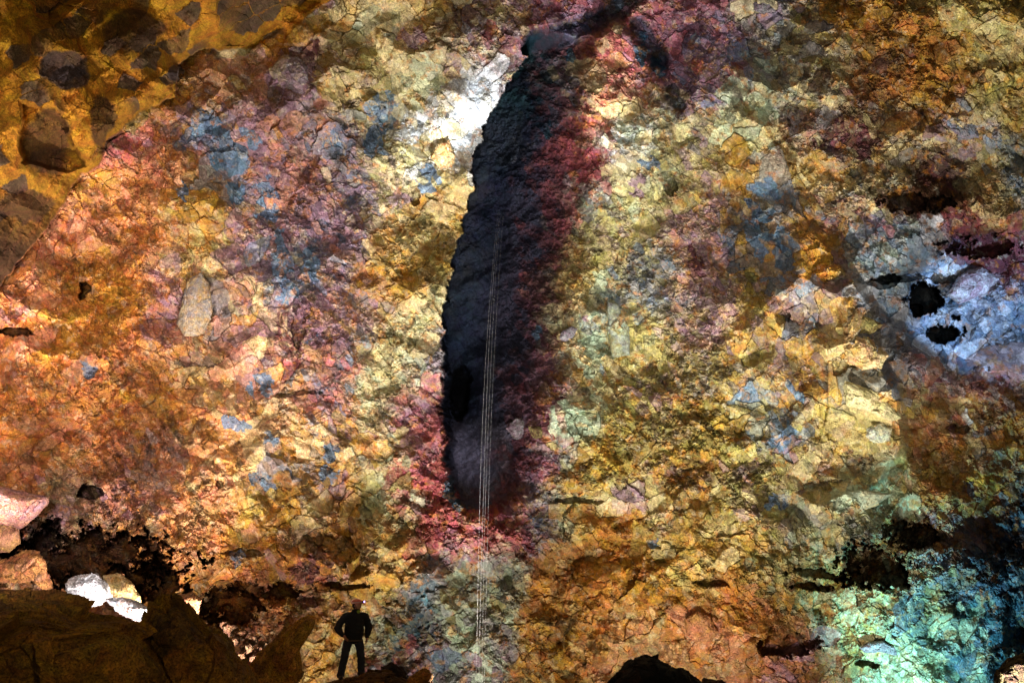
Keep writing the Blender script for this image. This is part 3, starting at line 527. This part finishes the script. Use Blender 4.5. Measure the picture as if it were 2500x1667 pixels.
r = bmesh.ops.create_cone(bm, cap_ends=False, segments=28, radius1=.088, radius2=.078, depth=.09)
for v in r['verts']: v.co.z += 1.515-.25*v.co.y*.3; v.co.y -= .01
bmesh.ops.solidify(bm, geom=bm.faces[:], thickness=.012)
c_ = finish('collar', bm, M_JKT, jk)
bm = bmesh.new(); r = bmesh.ops.create_uvsphere(bm, u_segments=20, v_segments=12, radius=.05)
for v in r['verts']: v.co = Vector((v.co.x*.9+.035, v.co.y*.9-.065, v.co.z*1.0+1.50))
finish('neck_scarf', bm, M_LIME, person)
Vt = [(0,0,.99),(0,0,.92),(-.11,0,.84),(-.145,-.01,.66),(-.17,-.02,.47),(-.19,.01,.28),(-.21,.03,.08),(.11,0,.84),(.145,-.03,.68),(.17,-.05,.50),(.20,-.01,.3),(.22,.02,.12)]
Et = [(0,1),(1,2),(2,3),(3,4),(4,5),(5,6),(1,7),(7,8),(8,9),(9,10),(10,11)]; Rt = [(.155,.11),(.15,.12),.105,.095,.085,.082,.08,.105,.095,.085,.082,.08]
tr = cloth(loft(Vt, Et, Rt), 'trousers', M_TRS, .011, lambda c: .008*math.sin(c.z*60+c.x*30)*math.sin(c.y*50+c.z*20))
for z, rr_ in ((.85, .20),):
    bm = bmesh.new(); r = bmesh.ops.create_cone(bm, cap_ends=False, segments=32, radius1=rr_, radius2=rr_, depth=.03)
    for v in r['verts']: v.co.y *= .82; v.co.z += z
    bmesh.ops.solidify(bm, geom=bm.faces[:], thickness=.008); finish('harness_strap', bm, M_STR, person)
for s, (x, y, z) in ((-1, LEG_L[2]), (1, LEG_R[2])):
    bm = bmesh.new(); bm.from_mesh(skin_mesh([(x,y,z+.12),(x,y,z-.0),(x+s*.01,y-.06,z-.02),(x+s*.03,y-.19,z-.035),(x,y+.03,z-.02)], [(0,1),(1,2),(2,3),(1,4)], [.06,.06,.05,.042,.045], 1, 2)); finish('boot', bm, M_BLK, person, True, .008)
# helmet
bm = bmesh.new(); r = bmesh.ops.create_uvsphere(bm, u_segments=40, v_segments=24, radius=1)
kill = [v for v in r['verts'] if v.co.z < -.08]; bmesh.ops.delete(bm, geom=kill, context='VERTS')
for v in bm.verts:
    x, y, z = v.co; ridge = 1+.03*(abs(x) < .18 and z > .2)
    k = 1.0
    if z < .06: k = 1.10 if y < 0 else 1.04
    v.co = HD @ Vector((x*.108*ridge*k, y*.136*k*ridge-.002, z*.105*ridge+.088))
bmesh.ops.solidify(bm, geom=bm.faces[:], thickness=.006); hm = finish('helmet', bm, M_HELM, person)
def ring(a, b, z, h, mat, name, par, ang=None):
    bm = bmesh.new(); r = bmesh.ops.create_cone(bm, cap_ends=False, segments=40, radius1=1, radius2=1, depth=h)
    for v in r['verts']: v.co = HD @ Vector((v.co.x*a, v.co.y*b, v.co.z+z))
    bmesh.ops.solidify(bm, geom=bm.faces[:], thickness=.004); return finish(name, bm, mat, par)
ring(.112, .140, .112, .028, M_HB, 'helmet_band', hm)
for s in (-1, 1):
    a = HD @ Vector((s*.088, .01, .075)); b = HD @ Vector((s*.06, -.045, -.075)); c = HD @ Vector((0, -.06, -.088))
    o = tube('chin_strap', [a, a.lerp(b, .5), b, c], .006, M_BLK); o.parent = hm
bm = bmesh.new(); r = bmesh.ops.create_cube(bm, size=1); bmesh.ops.bevel(bm, geom=bm.edges[:], offset=.2, segments=2)
for v in bm.verts: v.co = HD @ Vector((v.co.x*.06, v.co.y*.035-.150, v.co.z*.042+.12))
hlmp = finish('headlamp', bm, M_BLK, person)
bm = bmesh.new(); r = bmesh.ops.create_uvsphere(bm, u_segments=16, v_segments=10, radius=1)
for v in bm.verts: v.co = HD @ Vector((v.co.x*.024, v.co.y*.014-.168, v.co.z*.020+.12))
finish('lens', bm, M_LED, hlmp)
bm = bmesh.new(); r = bmesh.ops.create_uvsphere(bm, u_segments=24, v_segments=14, radius=1)
for v in bm.verts:
    v.co = HD @ Vector((v.co.x*.082, v.co.y*.07+.034, v.co.z*.085+.045))
finish('hair', bm, M_HAIR, person)

# ------------------------------------------------------------------ light: floodlights standing low in the chamber, plus unseen fill spots added
def spot(name, pos, target, W_, colr, deg, blend=.6, size=.12):
    l = bpy.data.lights.new(name, 'SPOT'); l.energy = W_; l.color = colr; l.spot_size = math.radians(deg); l.spot_blend = blend; l.shadow_soft_size = size
    o = bpy.data.objects.new(name, l); COL.objects.link(o); o.location = pos; o.rotation_euler = (Vector(target)-Vector(pos)).to_track_quat('-Z', 'Y').to_euler(); return o
T = lambda u, v, D=20: chart(u, v, D)
spot('flood_or_fill', (-2.5, 1.5, 2.6), T(170,860,16), 17000, (1,.82,.74), 52, 1, .5)  # unseen frontal fill added for the left wall
spot('flood_or_fill', (-6.5, 7.5, -.4), T(110,820), 15000, (1,.76,.62), 76, .9, .3)
spot('flood_or_fill', (-5.2, 14., -1.2), T(420,560), 10000, (1,.84,.76), 105, .9, .4)
spot('flood_or_fill', (-1.6, 17.2, -1.4), T(850,800), 5500, (1,.93,.85), 110, .9, .4)
spot('flood_or_fill', (0., 7., -.6), T(1150,450), 14500, (1,.98,.98), 84, 1, 1.2)  # unseen soft fill added, stands in for bounce light
spot('flood_or_fill', (2.8, 15.5, -1.3), T(1650,600), 5000, (.95,1,.92), 105, .9, .4)
spot('flood_or_fill', (2.5, 1.5, 2.6), T(1850,600,18), 5400, (1,.95,.84), 66, 1, .5)  # unseen frontal fill added for the right wall
spot('flood_or_fill', (7.5, 12., -1.), T(2050,350), 12500, (1,.94,.85), 95, .9, .4)
spot('flood_or_fill', (3.5, 15.5, -1.3), T(1900,1350), 3000, (1,.88,.74), 120, .9, .4)
spot('flood_or_fill', (-5., 18.6, -1.9), T(640,1450,19), 550, (1,.85,.7), 140, .9, .3)
spot('flood_or_fill', (-1., 19.2, -1.9), T(1050,1450,21), 800, (1,.97,.85), 140, .9, .3)
spot('flood_or_fill', (3.2, 18.5, -1.9), T(1500,1500,20), 650, (1,.85,.65), 140, .9, .3)
spot('flood_or_fill', (.8, 6.5, .2), T(1262,140,21), 16500, (.92,.97,1), 4.2, 1., .1)
spot('flood_or_fill', (.8, 6.5, .2), T(1212,205,21), 30000, (.92,.97,1), 4.6, 1., .1)
spot('flood_or_fill', (.8, 6.5, .2), T(1162,275,21), 51000, (.92,.97,1), 5.2, 1., .1)
spot('flood_or_fill', (.8, 6.5, .2), T(1100,335,21), 52000, (.92,.97,1), 5.5, 1., .1)
spot('flood_or_fill', (.8, 6.5, .2), T(1030,385,21), 40000, (.92,.97,1), 6.5, 1., .1)
spot('flood_or_fill', (.8, 6.5, .2), T(960,440,21), 22000, (.92,.97,1), 8, 1., .1)
spot('flood_or_fill', (.8, 6.5, .2), T(1150,1120,24), 5000, (.65,.75,1), 7, 1., .1)  # extra dim spot added to lift the fissure base
spot('flood_or_fill', (1.5, 12, -.6), T(1480,170,20), 24000, (1,.93,.95), 11, 1., .15)
spot('flood_or_fill', T(2720,930,17.), T(2370,720,23), 3000, (.42,.64,1), 62, .7, .1)
spot('flood_or_fill', T(2260,1790,15.8), T(2280,1550,19), 2300, (.38,.93,1), 105, .8, .1)
spot('flood_or_fill', T(330,1600,11.6), T(200,1430,14.6), 1000, (1,.88,.84), 30, 1, .08)
spot('flood_or_fill', (-2.2, .8, .8), T(100,200,12.5), 2000, (1,.80,.45), 62, .9, 1.)
spot('flood_or_fill', (1.5, -1.5, 2.6), T(500,1250,9), 1500, (1,.72,.30), 120, .8, .5)  # unseen amber fill added near the eye for the foreground rocks

spot('flood_or_fill', (-9.5, 12.5, -.8), T(100,640,17), 12000, (1,.72,.62), 26, 1, .2)
w = bpy.data.worlds.new('World'); SC.world = w; w.use_nodes = True; bg = w.node_tree.nodes['Background']; bg.inputs[0].default_value = (.30,.40,.62,1); bg.inputs[1].default_value = .11
SC.view_settings.view_transform = 'Standard'; SC.view_settings.look = 'None'; SC.view_settings.exposure = 0; SC.view_settings.gamma = 1
SC.cycles.max_bounces = 4; SC.cycles.diffuse_bounces = 3
